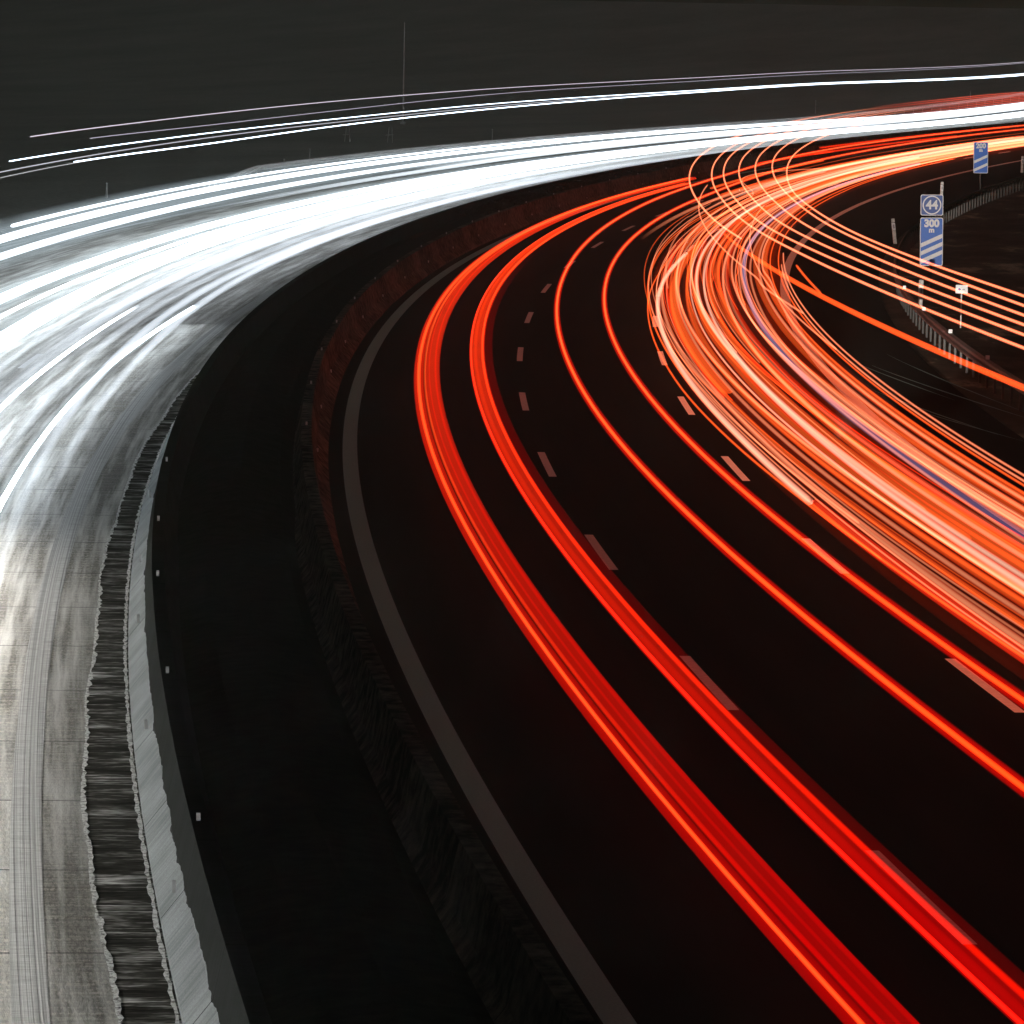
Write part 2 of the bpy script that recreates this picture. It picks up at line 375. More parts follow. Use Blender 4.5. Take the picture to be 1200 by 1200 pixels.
br = empty('concrete_barrier', F(60, -4.8)); tag(br, 'dark concrete barrier with two rows of small reflectors beside the inner edge line', 'barrier')
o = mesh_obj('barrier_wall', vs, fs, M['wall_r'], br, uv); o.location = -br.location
def reflector(parent, s, u, z, sx=.03, sz=.10):
    b = MB(); b.box(-sx, sx, -.02, .02, -sz/2, sz/2); o = b.build('reflector', M['refl'], parent); th = heading(s)
    o.location = F(s, u, z) - parent.location; o.rotation_euler = (0, 0, -th); return o
for i in range(-2, 20):
    s_ = 132 + 12*i
    reflector(br, s_, -4.80, .89, .02, .07); reflector(br, s_+.4, -4.58, .34, .02, .07)
for s_ in (43.5, 55.3, 67.5, 79, 87.5, 99):
    d = .5*(smooth(s_, [(30, -.08), (60, -.05), (90, .03), (110, .12)]))
    reflector(bl, s_, -7.37+d, .88, .02, .08); reflector(bl, s_-1, -7.64+d, .34, .02, .12)
# median: soil strip and low planting between the barriers
ms = add_sheet('median_soil', 0, S1, [-7.2, -6.6, -6.0, -5.3, -4.9], lambda s, u: (.30 if s < 90 else .62)*(1-((u+6.05)/1.3)**2)+.02, M['soil'], step=6); ms['kind'] = 'structure'
rg = random.Random(3); b = MB()
for i in range(26000):
    s_ = rg.uniform(230, 640) if i % 3 else rg.uniform(250, 400); u_ = rg.gauss(-6.1, .45)
    if not -7.05 < u_ < -5.15: continue
    amp = .5+.5*math.sin(s_*.9+2*math.sin(s_*.23)); top = .80 + .10*amp*min(1, max(0, s_-230)/120)
    top *= 1-.10*abs(u_+6.1)
    z_ = top - abs(rg.gauss(0, .10)); sz = rg.uniform(.04, .09)
    p = F(s_, u_, z_); a = rg.uniform(0, 6.28); t = rg.uniform(-1, 1)
    d1 = Vector((math.cos(a), math.sin(a), t*.5)).normalized()*sz; d2 = Vector((-math.sin(a)*.5, math.cos(a)*.5, .8)).normalized()*sz
    b.add([p-d1, p+d2, p+d1, p-d2], [(0, 1, 2, 3)])
hd = b.build('median_shrubs', M['leaf']); tag(hd, 'low dark planting filling the strip between the two concrete barriers', 'planting', kind='stuff')

# ------------------------------------------------------------------ guardrails
def gr_u(s): return smooth(s, [(100, 11.6), (140, 11.45), (180, 11.5), (207, 11.97), (225, 12.33), (250, 13.0), (285, 13.7), (320, 14.3), (400, 15.2), (520, 16)])
def wbeam(uf, z0, sgn):
    pr = [(0, .0), (.05, .05), (.05, .10), (.0, .14), (0, .17), (.05, .21), (.05, .26), (0, .31)]
    def f(s):
        k = z0(s) if callable(z0) else z0
        p = [(uf(s)+sgn*a, k+b_) for a, b_ in pr]; return p + [(u-sgn*.012, z) for u, z in reversed(p)]
    return f
gr = empty('guardrail', F(130, 11.5)); tag(gr, 'dark steel guardrail on pale posts curving behind the blue exit signs', 'guardrail')
vs, fs, uv = profile_run(90, 520, wbeam(gr_u, .44, -1), 2); o = mesh_obj('rail', vs, fs, M['rail'], gr, uv); o.location = -gr.location
pb = MB(); pb.box(-.028, .028, -.03, .03, 0, .72); proto = None
def gpost(parent, s, u, z0=0, me=[None], m='post'):
    if me[0] is None:
        o = pb.build('post', M[m], parent); me[0] = o.data
    else:
        o = bpy.data.objects.new('post', me[0]); C.objects.link(o); o.parent = parent
    o.location = F(s, u, -.09+z0) - parent.location; o.rotation_euler = (0, 0, -heading(s)); return o
for i in range(96): gpost(gr, 128+2.0*i, gr_u(128+2.0*i)+.07)
for s_ in (135, 146.5, 158, 171): reflector(gr, s_, gr_u(s_)-.03, .80, .05, .10)
def gl_u(s): return smooth(s, [(270, -25.6), (300, -25.8), (350, -26.2), (470, -26.5), (600, -26.5)])
gl = empty('guardrail', F(285, -26)); tag(gl, 'pale steel guardrail with a ramped end beyond the white trails', 'guardrail')
vs, fs, uv = profile_run(277, 700, wbeam(gl_u, lambda s: min(.46, -.25+(s-277)*.05), 1), 3); o = mesh_obj('rail', vs, fs, M['pole'], gl, uv); o.location = -gl.location
GLP = [None]
for i in range(95): gpost(gl, 292+4.0*i, gl_u(292+4*i)-.07, me=GLP, m='pole')

# ------------------------------------------------------------------ roadside signs and posts
def text_part(s, size, loc, m, parent, name='lettering', bold=.012, sx=1.0):
    cu = bpy.data.curves.new('txt', 'FONT'); cu.body = s; cu.size = size; cu.align_x = 'CENTER'; cu.align_y = 'CENTER'; cu.extrude = .003; cu.offset = bold
    to = bpy.data.objects.new('txt', cu); C.objects.link(to); bpy.context.view_layer.update()
    me = bpy.data.meshes.new_from_object(to.evaluated_get(bpy.context.evaluated_depsgraph_get())); bpy.data.objects.remove(to)
    me.transform(Matrix.Diagonal((sx, 1, 1, 1))); me.transform(Matrix.Rotation(math.pi/2, 4, 'X')); me.materials.clear(); me.materials.append(m); me.name = name
    o = bpy.data.objects.new(name, me); C.objects.link(o); o.parent = parent; o.location = loc; return o
def rrect(wd, z0, z1, r, n=5):
    p = []
    for cx, cz, a0 in ((wd/2-r, z1-r, 0), (-wd/2+r, z1-r, 90), (-wd/2+r, z0+r, 180), (wd/2-r, z0+r, 270)):
        for i in range(n+1):
            a = R(a0+90*i/n); p.append((cx+r*math.cos(a), cz+r*math.sin(a)))
    return p
def board(parent, wd, z0, z1, m, name='board'):
    b = MB(); b.prism(rrect(wd, z0, z1, .06), -.02, .01); o = b.build(name, M['signw'], parent)
    b = MB(); b.prism(rrect(wd-.05, z0+.025, z1-.025, .045), -.026, -.021); f = b.build('sign_face', m, o)
    return o
def bars(parent, wd, z0, n, lift, th, pitch):
    for i in range(n):
        za = z0 + i*pitch; b = MB(); h = wd/2-.03
        b.prism([(-h, za), (h, za+lift), (h, za+lift+th), (-h, za+th)], -.034, -.028); b.build('stripe', M['signw'], parent)
def pix(px, py, Y):      # real position (metres) of a thing standing Y metres ahead
    a = (px-600)/6456.97; c_ = (600-py)/6456.97; cr, sr = math.cos(ROLL), math.sin(ROLL); a, c_ = cr*a - sr*c_, sr*a + cr*c_
    fy = math.cos(PITCH)+c_*math.sin(PITCH); fz = -math.sin(PITCH)+c_*math.cos(PITCH); t = Y/fy
    return Vector((a*t, Y, CAMZ+fz*t))
def exit_sign(Y, cx, ytop, ybot, wd, txt, nb, extra=None, m='blue'):
    top = pix(cx, ytop, Y); bot = pix(cx, ybot, Y); e = empty('exit_countdown_sign', (bot.x, Y, -.09), 0); e.rotation_euler[1] = -.012
    z0 = bot.z+.09; z1 = top.z+.09
    bo = board(e, wd, z0, z1, M[m]); hh = z1-z0
    bars(bo, wd, z0+.08, nb, wd*.42, .145, .36 if nb == 3 else .42) if nb != 3 else bars(bo, wd, z0+.07, 3, wd*.42, .14, .272)
    text_part(txt, .34, (0, -.030, z1-.20), M['signw'], bo, bold=.018, sx=.98); text_part('m', .24, (0, -.030, z1-.42), M['signw'], bo)
    b = MB(); b.cyl(0, .05, 0, z1-.05 if not extra else extra[0]-.1, .038); b.build('pole', M['steel'], e)
    if extra:
        za, zb = extra; b2 = board(e, wd-.01, za, zb, M['blued'], 'number_board')
        b = MB(); n = 40; ro, ri = .315, .275; zc = (za+zb)/2; v = []
        for yy in (-.034, -.028):
            for rr_ in (ro, ri):
                v += [Vector((rr_*math.cos(2*math.pi*i/n), yy, zc+rr_*math.sin(2*math.pi*i/n))) for i in range(n)]
        f = []
        for i in range(n):
            k = (i+1) % n; f += [(i, k, n+k, n+i), (i, 2*n+i, 2*n+k, k), (n+i, n+k, 3*n+k, 3*n+i), (2*n+i, 3*n+i, 3*n+k, 2*n+k)]
        b.add(v, f); b.build('ring', M['signw'], b2)
        text_part('44', .42, (0, -.030, zc-.005), M['signw'], b2, bold=.014, sx=.95)
    return e
Y1 = 185
zt = [pix(1091, y_, Y1).z+.09 for y_ in (252.5, 228)]
e = exit_sign(Y1, 1091.5, 255, 311.5, .77, '300', 3, (zt[0], zt[1]))
tag(e, 'blue 300 m exit countdown sign with three stripes under a number 44 board', 'road sign')
e = exit_sign(283, 1149.5, 166.5, 203, .74, '200', 2, None)
tag(e, 'blue 200 m exit countdown sign with two stripes against the red trails', 'road sign')
def delineator(px, py, Y, lean, label):
    p = pix(px, py, Y); e = empty('delineator_post', (p.x, Y, -.09)); H = p.z+.09; e.rotation_euler = (0, lean, R(8))
    tri = [(-.06, -.04), (.06, -.04), (.075, .01), (0, .07), (-.075, .01)]
    def seg(z0, z1, m, name, par=None, slant=0, sc_=1.0):
        n = len(tri); v = [Vector((x_*sc_, y_*sc_, z0+(slant*(x_/.12)))) for x_, y_ in tri] + [Vector((x_*sc_, y_*sc_, z1+(slant*(x_/.12)))) for x_, y_ in tri]
        b = MB(); b.add(v, [tuple(range(n-1, -1, -1)), tuple(range(n, 2*n))] + [(i, (i+1) % n, (i+1) % n+n, i+n) for i in range(n)]); return b.build(name, m, par or e)
    seg(0, H-.42, M['pale'], 'post_foot'); seg(H-.45, H-.17, M['white'], 'post_band', slant=-.03, sc_=1.03); bb = seg(H-.22, H-.16, M['black'], 'black_band', slant=-.05, sc_=1.02)
    seg(H-.155, H, M['pale'], 'post_head'); b = MB(); b.box(-.03, .03, -.052, -.045, H-.40, H-.24); b.build('reflector', M['refl'], e)
    return tag(e, label, 'delineator', 'white roadside delineator posts')
delineator(1050, 256, 225, -.12, 'leaning delineator post left of the 44 sign')
delineator(1079, 328, 171, .02, 'delineator post standing just below the 300 m sign')
delineator(1103.5, 213, 280, .03, 'delineator post rising behind the top right corner of the 44 sign')
delineator(1198, 183, 338, .02, 'delineator post at the right edge beside the outer edge line')
# small kilometre plate
p = pix(1127, 334, 163); e = empty('kilometre_plate', (p.x, 163, -.09)); H = p.z+.09
b = MB(); b.cyl(0, 0, 0, H-.02, .022, 8); b.build('pole', M['pole'], e)
b = MB(); b.prism(rrect(.36, H-.25, H, .02, 3), -.045, -.025); o = b.build('plate', M['signw'], e)
b = MB(); b.prism([(-.12, H-.13), (-.07, H-.09), (-.02, H-.13), (-.07, H-.17)], -.050, -.046); b.build('arrow_mark', M['blued'], o)
b = MB(); b.box(.02, .10, -.050, -.046, H-.15, H-.11); b.build('mark', M['signb'], o)
tag(e, 'small white plate on a thin pole right of the 300 m sign', 'small sign')
# far side posts beyond the white trails
def slim(px, yt, yb, Y, label, r=.05):
    t = pix(px, yt, Y); e = empty('marker_post', (t.x, Y, -.09)); b = MB(); b.cyl(0, 0, 0, t.z+.09, r, 8, r*.7); b.build('shaft', M['pole'], e)
    b = MB(); b.cyl(0, 0, t.z+.09, t.z+.13, r*1.2, 8, r*.4); b.build('cap', M['white'], e)
    return tag(e, label, 'post', 'posts beyond the white trails')
slim(363, 175, 187, 330, 'slim post at the ramped end of the far guardrail')
slim(333, 187, 198, 305, 'slim post left of the ramped guardrail end')
slim(577, 152, 162, 400, 'slim post behind the far guardrail near the picture middle')
slim(956, 118, 127, 520, 'slim post behind the white band left of the red truck streaks')
slim(1137, 107, 116, 560, 'slim post standing by the striped red streaks at upper right')
slim(125, 215, 236, 262, 'slim post above the white trails at far left')
t = pix(474, 28, 455); e = empty('tall_mast', (t.x, 455, -.09)); H = t.z+.09
b = MB(); b.cyl(0, 0, 0, H, .075, 8, .035); b.build('shaft', M['pole'], e); b = MB(); b.cyl(0, 0, H, H+.12, .05, 8, .02); b.build('tip', M['white'], e)
b = MB(); b.box(-.2, .2, -.2, .2, 0, .25); b.build('footing', M['pale'], e)
tag(e, 'tall thin mast rising into the grey night sky', 'mast')
for px, lab in ((407, 'left one of the two small field gate frames'), (457, 'right one of the two small field gate frames, nearer the mast')):
    t = pix(px, 149, 388); e = empty('gate_frame', (t.x, 388, -.09)); H = t.z+.09
    b = MB(); b.beam((-.18, 0, 0), (-.06, 0, H), .05); b.build('upright', M['pole'], e)
    b = MB(); b.beam((.20, 0, 0), (.14, 0, H), .05); b.build('upright', M['pole'], e)
    b = MB(); b.beam((-.3, 0, H*.5), (.24, 0, H*.54), .05); b.build('crossbar', M['pole'], e)
    tag(e, lab, 'frame', 'small field gate frames')

# ------------------------------------------------------------------ the light trails
def tube(name, a, b_, uk, zk, r, col, m, ry=None, step=3.0, nseg=8, parent=None, fade=(0, 0), seg_taper=1.5, wig=None):
    uk = uk if isinstance(uk, list) else [(0, uk)]; zk = zk if isinstance(zk, list) else [(0, zk)]
    ry = ry or r; vs, fs, cols = [], [], []; L = stations(a, b_, step)
    ends = [a+.001, a+.12, a+.4]; L = sorted(set([a] + ends[1:] + L[1:-1] + [b_-.4, b_-.12, b_]))
    for s in L:
        q = min(1.0, math.sqrt(max(0, (s-a))/.4) if s-a < .4 else 1, math.sqrt(max(0, (b_-s))/.4) if b_-s < .4 else 1); q = max(q, .02)
        u = smooth(s, uk); z = smooth(s, zk)
        if wig: u += wig(s)
        f = 1.0
        if fade[0]: f *= min(1, (s-a)/fade[0]+.0)
        if fade[1]: f *= min(1, (b_-s)/fade[1]+.0)
        rr_ = r(s) if callable(r) else r; ryy = ry(s) if callable(ry) else ry
        c_ = col(s) if callable(col) else col
        for j in range(nseg):
            an = 2*math.pi*j/nseg; vs.append(F(s, u+rr_*q*math.cos(an), z+ryy*q*math.sin(an))); cols.append((c_[0]*f, c_[1]*f, c_[2]*f, 1))
    for i in range(len(L)-1):
        for j in range(nseg):
            k = (j+1) % nseg; fs.append((i*nseg+j, i*nseg+k, (i+1)*nseg+k, (i+1)*nseg+j))
    fs.append(tuple(range(nseg-1, -1, -1))); fs.append(tuple(range((len(L)-1)*nseg, len(L)*nseg)))
    o = mesh_obj(name, vs, fs, m, parent, smooth_=True)
    aa = o.data.attributes.new('axis', 'FLOAT_VECTOR', 'POINT')
    ctr = [sum((vs[i*nseg+j] for j in range(nseg)), Vector())/nseg for i in range(len(L))]
    for i in range(len(L)):
        d = (ctr[min(i+1, len(L)-1)] - ctr[max(i-1, 0)]).normalized()
        for j in range(nseg): aa.data[i*nseg+j].vector = d
    ca = o.data.color_attributes.new('glow', 'FLOAT_COLOR', 'POINT')
    for i, c_ in enumerate(cols): ca.data[i].color = c_
    return o
GL = m_glow('lamp_light_soft', 1.3, (1.0, .22, .12)); GF = m_glow('lamp_light_full', .45, (1.0, .45, .35)); GW = m_glow('headlamp_light', 1.2); GH = m_glow('painted_glow', 2.2); GH.cycles.emission_sampling = 'NONE'
KR = .62
def k_(c, f): return tuple(x*f for x in c)
ORG = (1.0, .12, .018); DRED = (.62, .0, .0); PALE = (1.0, .30, .14); PINK = (1.0, .50, .34); RED = (1.0, .035, .005)
def mixc(a, b_, t): return tuple(x+(y-x)*t for x, y in zip(a, b_))
def farther(c0, c1, a=50, b_=200): return lambda s: mixc(c0, c1, max(0, min(1, (s-a)/(b_-a))))
# car in the inner lane: its left and right tail lamp
U1 = [(30, -2.42), (160, -2.45), (206, -2.42), (250, -2.35), (288, -2.15)]
t = empty('light_trail', F(60, -2.4)); tag(t, 'leftmost broad red tail light trail in the inner lane', 'light trail', 'broad red trails of the car in the inner lane')
def part_tube(t, name, *a, **k):
    o = tube(name, *a, **k); o.parent = t; o.location = -t.location; return o
part_tube(t, 'red_band', 20, 288, [(s, u+.31) for s, u in U1], .72, .175, farther((.17, .0, .0), (.40, .018, .003)), GF, ry=.07)
part_tube(t, 'fine_line', 20, 288, [(s, u+.24) for s, u in U1], .79, .02, (.10, .0, .0), GL)
part_tube(t, 'fine_line', 20, 288, [(s, u+.38) for s, u in U1], .79, .03, (.12, .0, .0), GL)
part_tube(t, 'red_edge', 20, 288, [(s, u-.0) for s, u in U1], .70, .115, farther((.20, .0, .0), (.38, .016, .003)), GF, ry=.08)
part_tube(t, 'orange_core', 20, 288, U1, .72, lambda s: .03+min(.02, max(0, (s-60)*.0003)), farther((.55, .06, .01), (.40, .05, .01)), GL)
part_tube(t, 'red_band_edge', 20, 288, [(s, u+.14) for s, u in U1], .74, .035, farther((.2, .0, .0), (.35, .06, .01)), GL)
U2 = [(s, u+1.27) for s, u in U1]
t = empty('light_trail', F(60, -1.1)); tag(t, 'second broad red tail light trail, running under the lane dashes', 'light trail', 'broad red trails of the car in the inner lane')
part_tube(t, 'red_band', 20, 276, [(s, u+.10) for s, u in U2], .80, .19, farther((.16, .0, .0), (.46, .020, .003)), GF, ry=.07)
part_tube(t, 'thin_left_line', 20, 276, [(s, u-.05) for s, u in U2], .82, .03, farther((.8, .01, .004), (.6, .04, .01)), GL)
part_tube(t, 'orange_core', 20, 276, [(s, u+.23) for s, u in U2], .82, .04, farther((.34, .004, .0), (.40, .05, .01)), GL)
part_tube(t, 'fine_line', 20, 276, [(s, u+.06) for s, u in U2], .82, .05, farther((.10, .0, .0), (.1, .01, .0)), GL)
part_tube(t, 'dim_right_edge', 20, 200, [(s, u+.36) for s, u in U2], .78, .12, (.035, .0, .0), GF, ry=.06, fade=(0, 60))
# car in the middle lane
U3 = [(30, .92), (60, .95), (100, .88), (133, .92), (176, 1.0), (234, .98), (278, .79), (316, -.05), (358, -.7), (470, -1.2)]
U4 = [(30, 2.3), (60, 2.28), (100, 2.19), (143, 2.22), (177, 2.35), (226, 2.6), (250, 2.7), (300, 2.3), (400, 1.4)]
for U, r_, lab in ((U3, .055, 'left of the two slim orange trails in the middle lane'), (U4, .055, 'right of the two slim orange trails in the middle lane')):
    t = empty('light_trail', F(60, U[0][1])); tag(t, lab, 'light trail', 'slim orange trails in the middle lane')
    e_ = 600 if U is U3 else 470
    part_tube(t, 'red_rim', 20, e_, U, 1.2, .09, farther((.30, .0, .0), (.4, .012, .002)), GL)
    part_tube(t, 'orange_core', 20, e_, U, 1.2, .034, farther((.55, .06, .006), (.62, .11, .03)), GF)

def trail(lab, grp, *a, **k):
    o = tube('light_trail', *a, **k); return tag(o, lab, 'light trail', grp)
# dense bundle in the outer lane
BG = 'orange trails packed in the outer lane'
BL = 'orange and pale pink tail light trail packed in the dense bundle of the outer lane'
THIN = [(30, 4.1), (74, 3.8), (94, 3.65), (108, 3.51), (125, 3.42), (160, 3.52), (191, 3.88), (230, 4.0), (280, 4.0)]
trail('thinnest red line along the left rim of the dense bundle', BG, 30, 240, THIN, .7, .028, k_(ORG, KR*.9), GL)
trail('bright pale trail at the left of the dense bundle, ending beside the last near dash', BG, 94, 195, [(94, 3.74), (108, 3.76), (125, 3.73), (150, 3.76), (170, 3.9), (195, 4.35)], .7, .08, k_(PINK, KR*.9), GL)
trail('faint continuation of the bright pale trail toward the right edge', BG, 30, 94, [(30, 3.98), (94, 3.78)], .7, .10, (.35, .015, .004), GF)
trail('broad flat orange trail cut off short left in the dense bundle', BG, 121, 205, [(121, 4.33), (150, 4.25), (180, 4.4), (205, 4.6)], .75, .14, k_(ORG, KR*.65), GF, ry=.05)
trail('blue grey trail in the middle of the dense bundle', BG, 60, 330, [(89, 6.6), (124, 6.5), (172, 6.52), (198, 6.44), (260, 6.3), (330, 6.2)], .7, .075, lambda s: mixc((.03, .03, .07), (.09, .11, .18), min(1, max(0, (s-90)/110))), GF)
rb = random.Random(21)
spec = []   # u, z, r, colour, s range
fixed = [(3.95, .80, .06, k_(PALE, KR*.55)), (4.15, .85, .05, k_(ORG, KR*.5)), (4.35, .9, .045, k_(PALE, KR*.5)), (4.62, .85, .07, k_(ORG, KR*.45)), (4.72, .95, .03, k_(PINK, KR*.6)),
         (4.95, .8, .08, k_(ORG, KR*.42)), (5.05, .85, .065, k_(PINK, KR*.85)), (5.2, .9, .05, k_(PINK, KR*.7)), (5.42, .85, .085, k_(ORG, KR*.50)), (5.75, .8, .09, k_(ORG, KR*.45)), (5.80, .8, .05, k_(PALE, KR*.8)),
         (6.02, .8, .06, k_(RED, KR*.35)), (6.28, .8, .035, k_(PALE, KR*.55)), (6.75, .75, .045, k_(PALE, KR*.5)), (6.92, .8, .09, k_(ORG, KR*.35)), (7.1, .8, .05, k_(PALE, KR*.6)),
         (7.25, .85, .10, k_(ORG, KR*.5)), (7.32, .85, .04, k_(PALE, KR*.7)), (7.55, .8, .03, k_(ORG, KR*.8)), (7.72, .8, .028, k_(ORG, KR*.85))]
def drift(seed, amp):
    q = random.Random(seed); kn = [(20+q.uniform(35, 60)*i, q.uniform(-amp, amp)) for i in range(16)]
    return lambda s: smooth(s, kn)
for i, (u, z, r_, c_) in enumerate(fixed):
    trail(BL, BG, 30, rb.choice([620, 560, 430, 340]), [(30, u+.1), (120, u), (220, u*.9+.55), (420, u*.85+.6), (620, u*.8+.6)], z, r_, c_, GL if r_ < .08 else GF, ry=min(r_, .07), wig=drift(i+50, .10))
for i in range(44):
    u = rb.uniform(3.9, 7.6); r_ = rb.choice([.015, .02, .02, .025, .03, .035, .045, .06]); z = rb.uniform(.55, 1.15)
    c_ = k_(rb.choice([ORG, ORG, PALE, PALE, RED]), KR*(rb.uniform(.35, .85) if r_ < .06 else rb.uniform(.2, .4)))
    a = 30 if rb.random() < .55 else rb.uniform(70, 170); e_ = rb.choice([620, 520, 400, 300, 240, 205])
    trail(BL, BG, a, max(e_, a+60), [(30, u), (300, 4.5+(u-5.7)*.8), (600, 4.8+(u-5.7)*.8)], z, r_, c_, GL if r_ < .08 else GF, ry=min(r_, .06), wig=drift(i+150, .13))
for i in range(9):  # wide emissive tubes added as red glow between the trails
    trail('dim wide deep red glow added to fill gaps between the brighter trails in the dense bundle', 'dim wide red glow added in the bundle', 30, 520, [(30, 3.75+.47*i), (200, 3.8+.46*i), (520, 3.9+.38*i)], .7, .34, (.035, .0015, .0), GH, ry=.1, wig=drift(1500+i, .15))
for i in range(14):     # far part: more lanes in use
    u = rb.uniform(2.2, 7.2); r_ = rb.choice([.05, .07, .10]); a = rb.uniform(190, 300)
    trail('orange trail fanning out toward the upper right behind the 200 m sign', 'orange trails fanning out toward the upper right', a, rb.uniform(480, 640), [(a, u), (600, u)], rb.uniform(.6, 1.0), r_, k_(rb.choice([ORG, PALE, PINK]), KR*rb.uniform(.4, .8)), GF, ry=.07, wig=drift(i+350, .2), fade=(50, 0))
for (a, e_, u, z, lab) in ((352, 440, -2.7, 1.0, 'upper of the short red streaks in the inner lane near the dark barrier'), (346, 412, -2.2, .75, 'lower of the short red streaks in the inner lane near the dark barrier'),
                     (318, 352, -1.9, .8, 'short dim red streak left of the far red streaks'), (262, 320, 1.6, 1.0, 'flat orange streak crossed by the arched trails'), (262, 380, 2.1, .7, 'lower flat orange streak behind the arched trails')):
    trail(lab, 'short streaks in the far inner lanes', a, e_, u, z, .11, k_(RED if u < 0 else ORG, KR*.75), GF, ry=.06)
# the row of lamps high on a lorry: arched lines
AR = 'arched trails from a row of high lamps'
for i, (ul, ur, e_, c_) in enumerate(((4.71, 4.8, 330, 1), (5.40, 5.5, 268, 1), (5.77, 6.05, 330, 1), (6.26, 6.5, 330, 1), (6.79, 6.95, 330, 1), (7.35, 7.42, 320, 1), (7.9, 7.9, 320, 1))):
    kn = [(60, ur), (90, ur), (112, ur*.45+ul*.55-.05), (130, ul-.12), (150, ul-.05), (175, ul), (200, ul+.02), (232, ul+.05), (330, ul+.1)]
    if i == 6: kn = [(60, 8.1), (98, 7.89), (112, 7.67), (127, 7.5), (144, 7.5), (157, 7.56), (174, 7.76), (200, 8.0), (249, 8.36), (330, 8.8)]
    trail(f'{["first","second","third","fourth","fifth","sixth","seventh"][i]} from the left of the arched thin orange trails crossing over the bundle', AR, 60 if i else 122, e_, kn, 4.1, .031, k_(PALE, .9), GL, fade=(0, 70), step=2)
    tube_rim = None
trail('thick orange trail running below the seven thin ones to the right edge', AR, 60, 146, [(60, 4.84), (91, 4.77), (126, 4.77), (143, 4.87)], 3.8, lambda s: .052 if s < 112 else max(.028, .052-(s-112)*.001), k_(ORG, .6), GF, step=2, fade=(0, 25))
trail('short slanting orange stroke ending on the thick crossing trail', AR, 104, 116, [(104, 4.85), (116, 5.4)], 3.8, .03, k_(ORG, .6), GL, step=2)
for i, (a, e_, u0, z, lab) in enumerate(((110, 196, 5.1, 3.1, 'thin bent line weaving down through the bundle'), (70, 190, 7.78, 1.0, 'thin pale line curving along the right rim of the bundle beside the edge line'),
            (80, 182, 7.62, .95, 'thin line just inside the right rim of the bundle'), (120, 215, 6.7, 1.8, 'short thin line bending inside the bundle near the blue trail'))):
    trail(lab, 'thin weaving lines in the bundle', a, e_, u0, z, .028, k_(PALE, KR*.8), GL, wig=drift(700+i, .12), step=2)
for i in range(7):
    trail('pale red stripe in the striped band above the far white trails', 'striped red trails above the far white band', 312+rb.uniform(0, 25), 640, [(300, 4.1+.28*i), (367, 2.9+.3*i), (420, 1.5+.35*i), (640, 1.0+.35*i)], 4.0-.08*i, .04, k_((1, .12, .06), .34), GF, fade=(60, 0))

# headlight trails on the left carriageway
WT = (.84, .93, 1.0)
def hw(f): return k_(WT, f)
WG = 'thick white headlight trails'
# tail: (label, s0, s1, u knots, z knots, r, strength)
def wtrail(lab, a, e_, uk, zk, r_, f, ry=None, m=None, grp=WG, halo=None, **k):
    tp = lambda R0: (lambda s: R0*(1 if s < 200 else max(.5, 1-(s-200)/400)))
    o = trail(lab, grp, a, e_, uk, zk, tp(r_), f if callable(f) else hw(f), m or GW, ry=tp(ry or r_), **k)
    if halo:
        h_ = tube('halo', a, e_, uk, zk, tp(halo[0]), (.74*halo[1], .90*halo[1], halo[1]), GH, ry=tp(halo[0]*.6), **k); h_.parent = o  # emissive sleeve that paints misty glow around the trail
    return o
BW = 1.7
wtrail('outermost white headlight trail, beginning in a round end at the far left', 188, 760, [(188, -18.6), (260, -18.5), (500, -18.5)], [(188, 1.45), (260, 1.45), (500, 1.0)], .07, 2.0, halo=(.6, .12))
wtrail('second white trail from the outside, thick at the left edge', 120, 760, -17.5, [(150, 1.45), (230, 1.4), (500, 1.0)], .13, 3.5, halo=(.75, .16))
wtrail('third white trail from the outside, thick at the left edge', 120, 760, -16.75, [(150, 1.15), (230, 1.1), (500, .9)], .12, BW, halo=(.75, .16))
wtrail('very broad white trail entering at the left edge, upper one', 110, 760, -15.2, [(150, .50), (229, .5), (500, .6)], .20, BW, ry=.14, halo=(.62, .2))
wtrail('thin white line between the two very broad white trails', 100, 480, -14.2, .5, .06, 3)
wtrail('very broad white trail entering at the left edge, lower one', 100, 760, -13.35, [(80, .45), (142, .42), (229, .6), (500, .6)], .20, BW, ry=.14, halo=(.65, .2))
wtrail('thin grey white line under the lower broad trail', 120, 760, -12.75, .55, .06, 2.0)
wtrail('blurred white trail ending above the middle of the pale road', 0, 157, [(20, -11.8), (116, -11.27), (135, -11.12), (157, -11.0)], .5, .05, 22, fade=(0, 70), halo=(.2, .12))
wtrail('crisp white trail with a round end, nearest the ribbed edge line', 0, 157, [(10, -10.9), (40, -10.6), (94, -10.07), (123, -9.85), (157, -9.41)], .5, .055, lambda s: mixc(k_(WT, 4), k_((1.0, .96, .89), 27), max(0, min(1, (96-s)/14))), halo=(.18, .12))  # unseen near stretch made stronger and warmer to light the near concrete
rw = random.Random(4)
for i in range(6):
    u = rw.uniform(-18.5, -12.2); a = rw.uniform(215, 330)
    trail('white trail merging into the solid white band toward the upper right', 'white trails merging toward the upper right', a, 760, u, rw.uniform(.45, .95), rw.uniform(.05, .11), hw(rw.uniform(.5, 1.4)), GW, ry=.10, wig=drift(900+i, .25), fade=(60, 0))
for i in range(16):  # added emissive veils imitating haze and glare over the lit road
    u = -12.9 + 3.6*i/15 + rw.uniform(-.12, .12); a = rw.uniform(60, 120) if i % 2 else rw.uniform(130, 190)
    trail('faint veil of pale glow added low over the inner lane of the pale road', 'faint veils of added glow low over the inner lane', a, rw.uniform(300, 420), u, rw.uniform(.35, .7), rw.uniform(.08, .24), (lambda f_: (.82*f_, .90*f_, f_))(rw.uniform(.20, .42)), GH, ry=.12, wig=drift(1200+i, .15), fade=(60, 100))
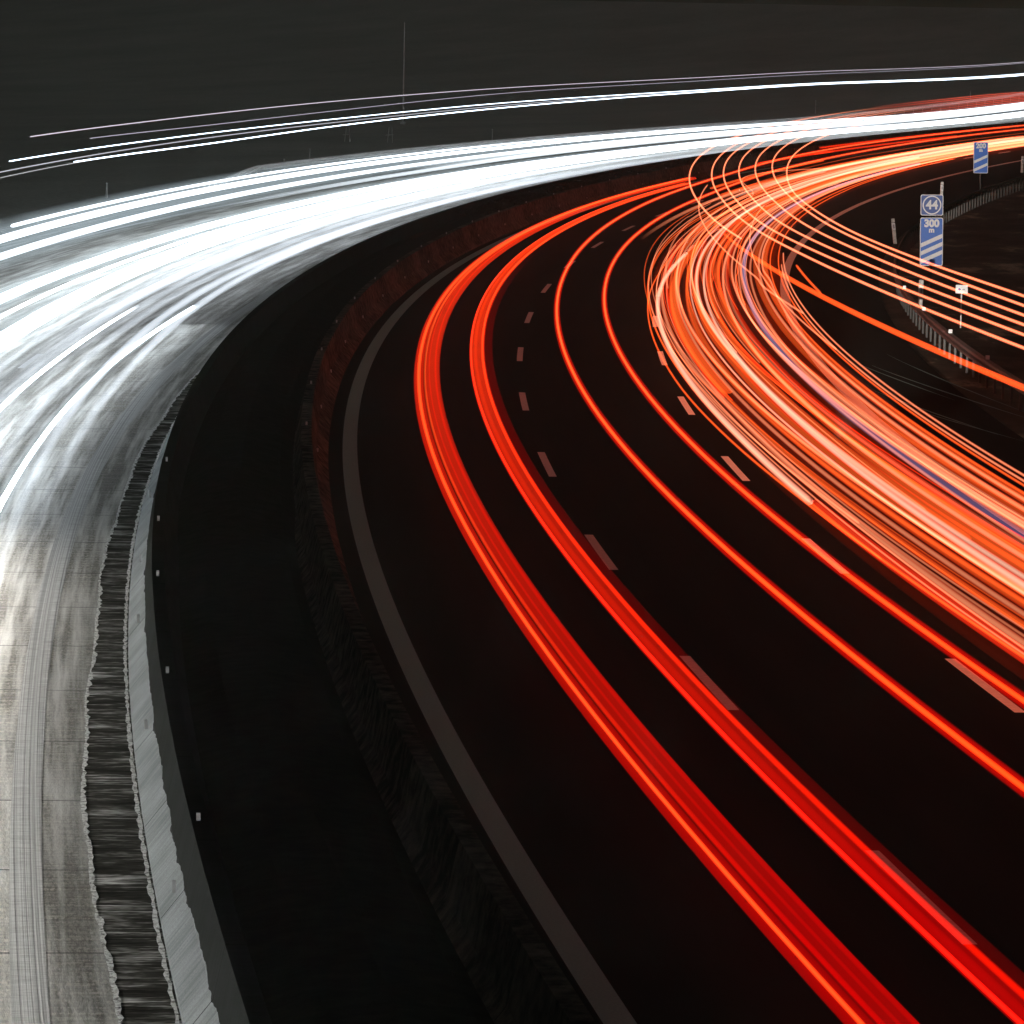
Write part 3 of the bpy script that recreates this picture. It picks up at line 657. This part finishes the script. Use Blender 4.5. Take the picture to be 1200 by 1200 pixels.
# roof lamps of lorries
TG = 'thin high lines above the white trails'
trail('topmost thin line, starting at the left above the others', TG, 188, 760, -18, [(188, 4.51), (224, 4.50), (273, 4.6), (327, 4.73), (387, 4.84), (453, 5.1), (527, 4.95)], .022, (.42, .45, .55), GF)
trail('second thin high line from the top, fainter', TG, 203, 760, -18, [(203, 4.14), (236, 4.05), (273, 4.13), (327, 4.42), (387, 4.6), (453, 4.9), (527, 4.85)], .018, (.25, .28, .36), GF)
trail('upper bright high line starting in a small round end', TG, 183, 760, -18, [(183, 3.80), (224, 3.72), (273, 3.72), (327, 3.85), (387, 3.95), (453, 4.15), (527, 3.85)], .022, (2.2, 2.7, 3.2), GW)
trail('middle faint high line reaching the left edge', TG, 160, 760, -18, [(160, 3.50), (199, 3.50), (273, 3.55), (327, 3.7), (387, 3.88), (453, 4.1), (527, 3.8)], .022, (.30, .36, .42), GF)
trail('lower bright high line starting in a small round end', TG, 199, 760, -18, [(199, 3.37), (236, 3.26), (273, 3.37), (327, 3.57), (387, 3.80), (453, 4.05), (527, 3.7)], .027, (2.8, 3.4, 4.0), GW)
trail('lowest faint high line leading in from the left edge', TG, 160, 230, -18, [(160, 3.28), (199, 3.33), (230, 3.3)], .018, (.25, .3, .33), GF, fade=(0, 20))

# ------------------------------------------------------------------ headlamp beams of cars in the outer lane, lighting the signs
def headlamp(s, u, target, power, deg):
    l = bpy.data.lights.new('headlamp', 'SPOT'); l.energy = power; l.spot_size = R(deg); l.spot_blend = .6; l.shadow_soft_size = .08; l.color = (1, .95, .86)
    o = bpy.data.objects.new('headlamp', l); C.objects.link(o); o.location = F(s, u, .75)
    o.rotation_euler = (Vector(target)-o.location).to_track_quat('-Z', 'Y').to_euler()
headlamp(108, 5.6, (15.5, 187, 2.7), 105000, 8)
headlamp(205, 6.2, (24.5, 284, 2.5), 110000, 7)

# ------------------------------------------------------------------ mist
b = MB(); b.box(-1500, 1500, -40, 2500, -1.1, 14)
m, nt, o_ = mat('mist'); g = NT(nt); pv = g.n('VolumePrincipled')
pv.inputs['Color'].default_value = (.88, 1.0, .86, 1); pv.inputs['Density'].default_value = .00022; pv.inputs['Anisotropy'].default_value = .3
g.l(pv.outputs[0], o_.inputs['Volume'])
hz = b.build('haze', m); hz['kind'] = 'stuff'
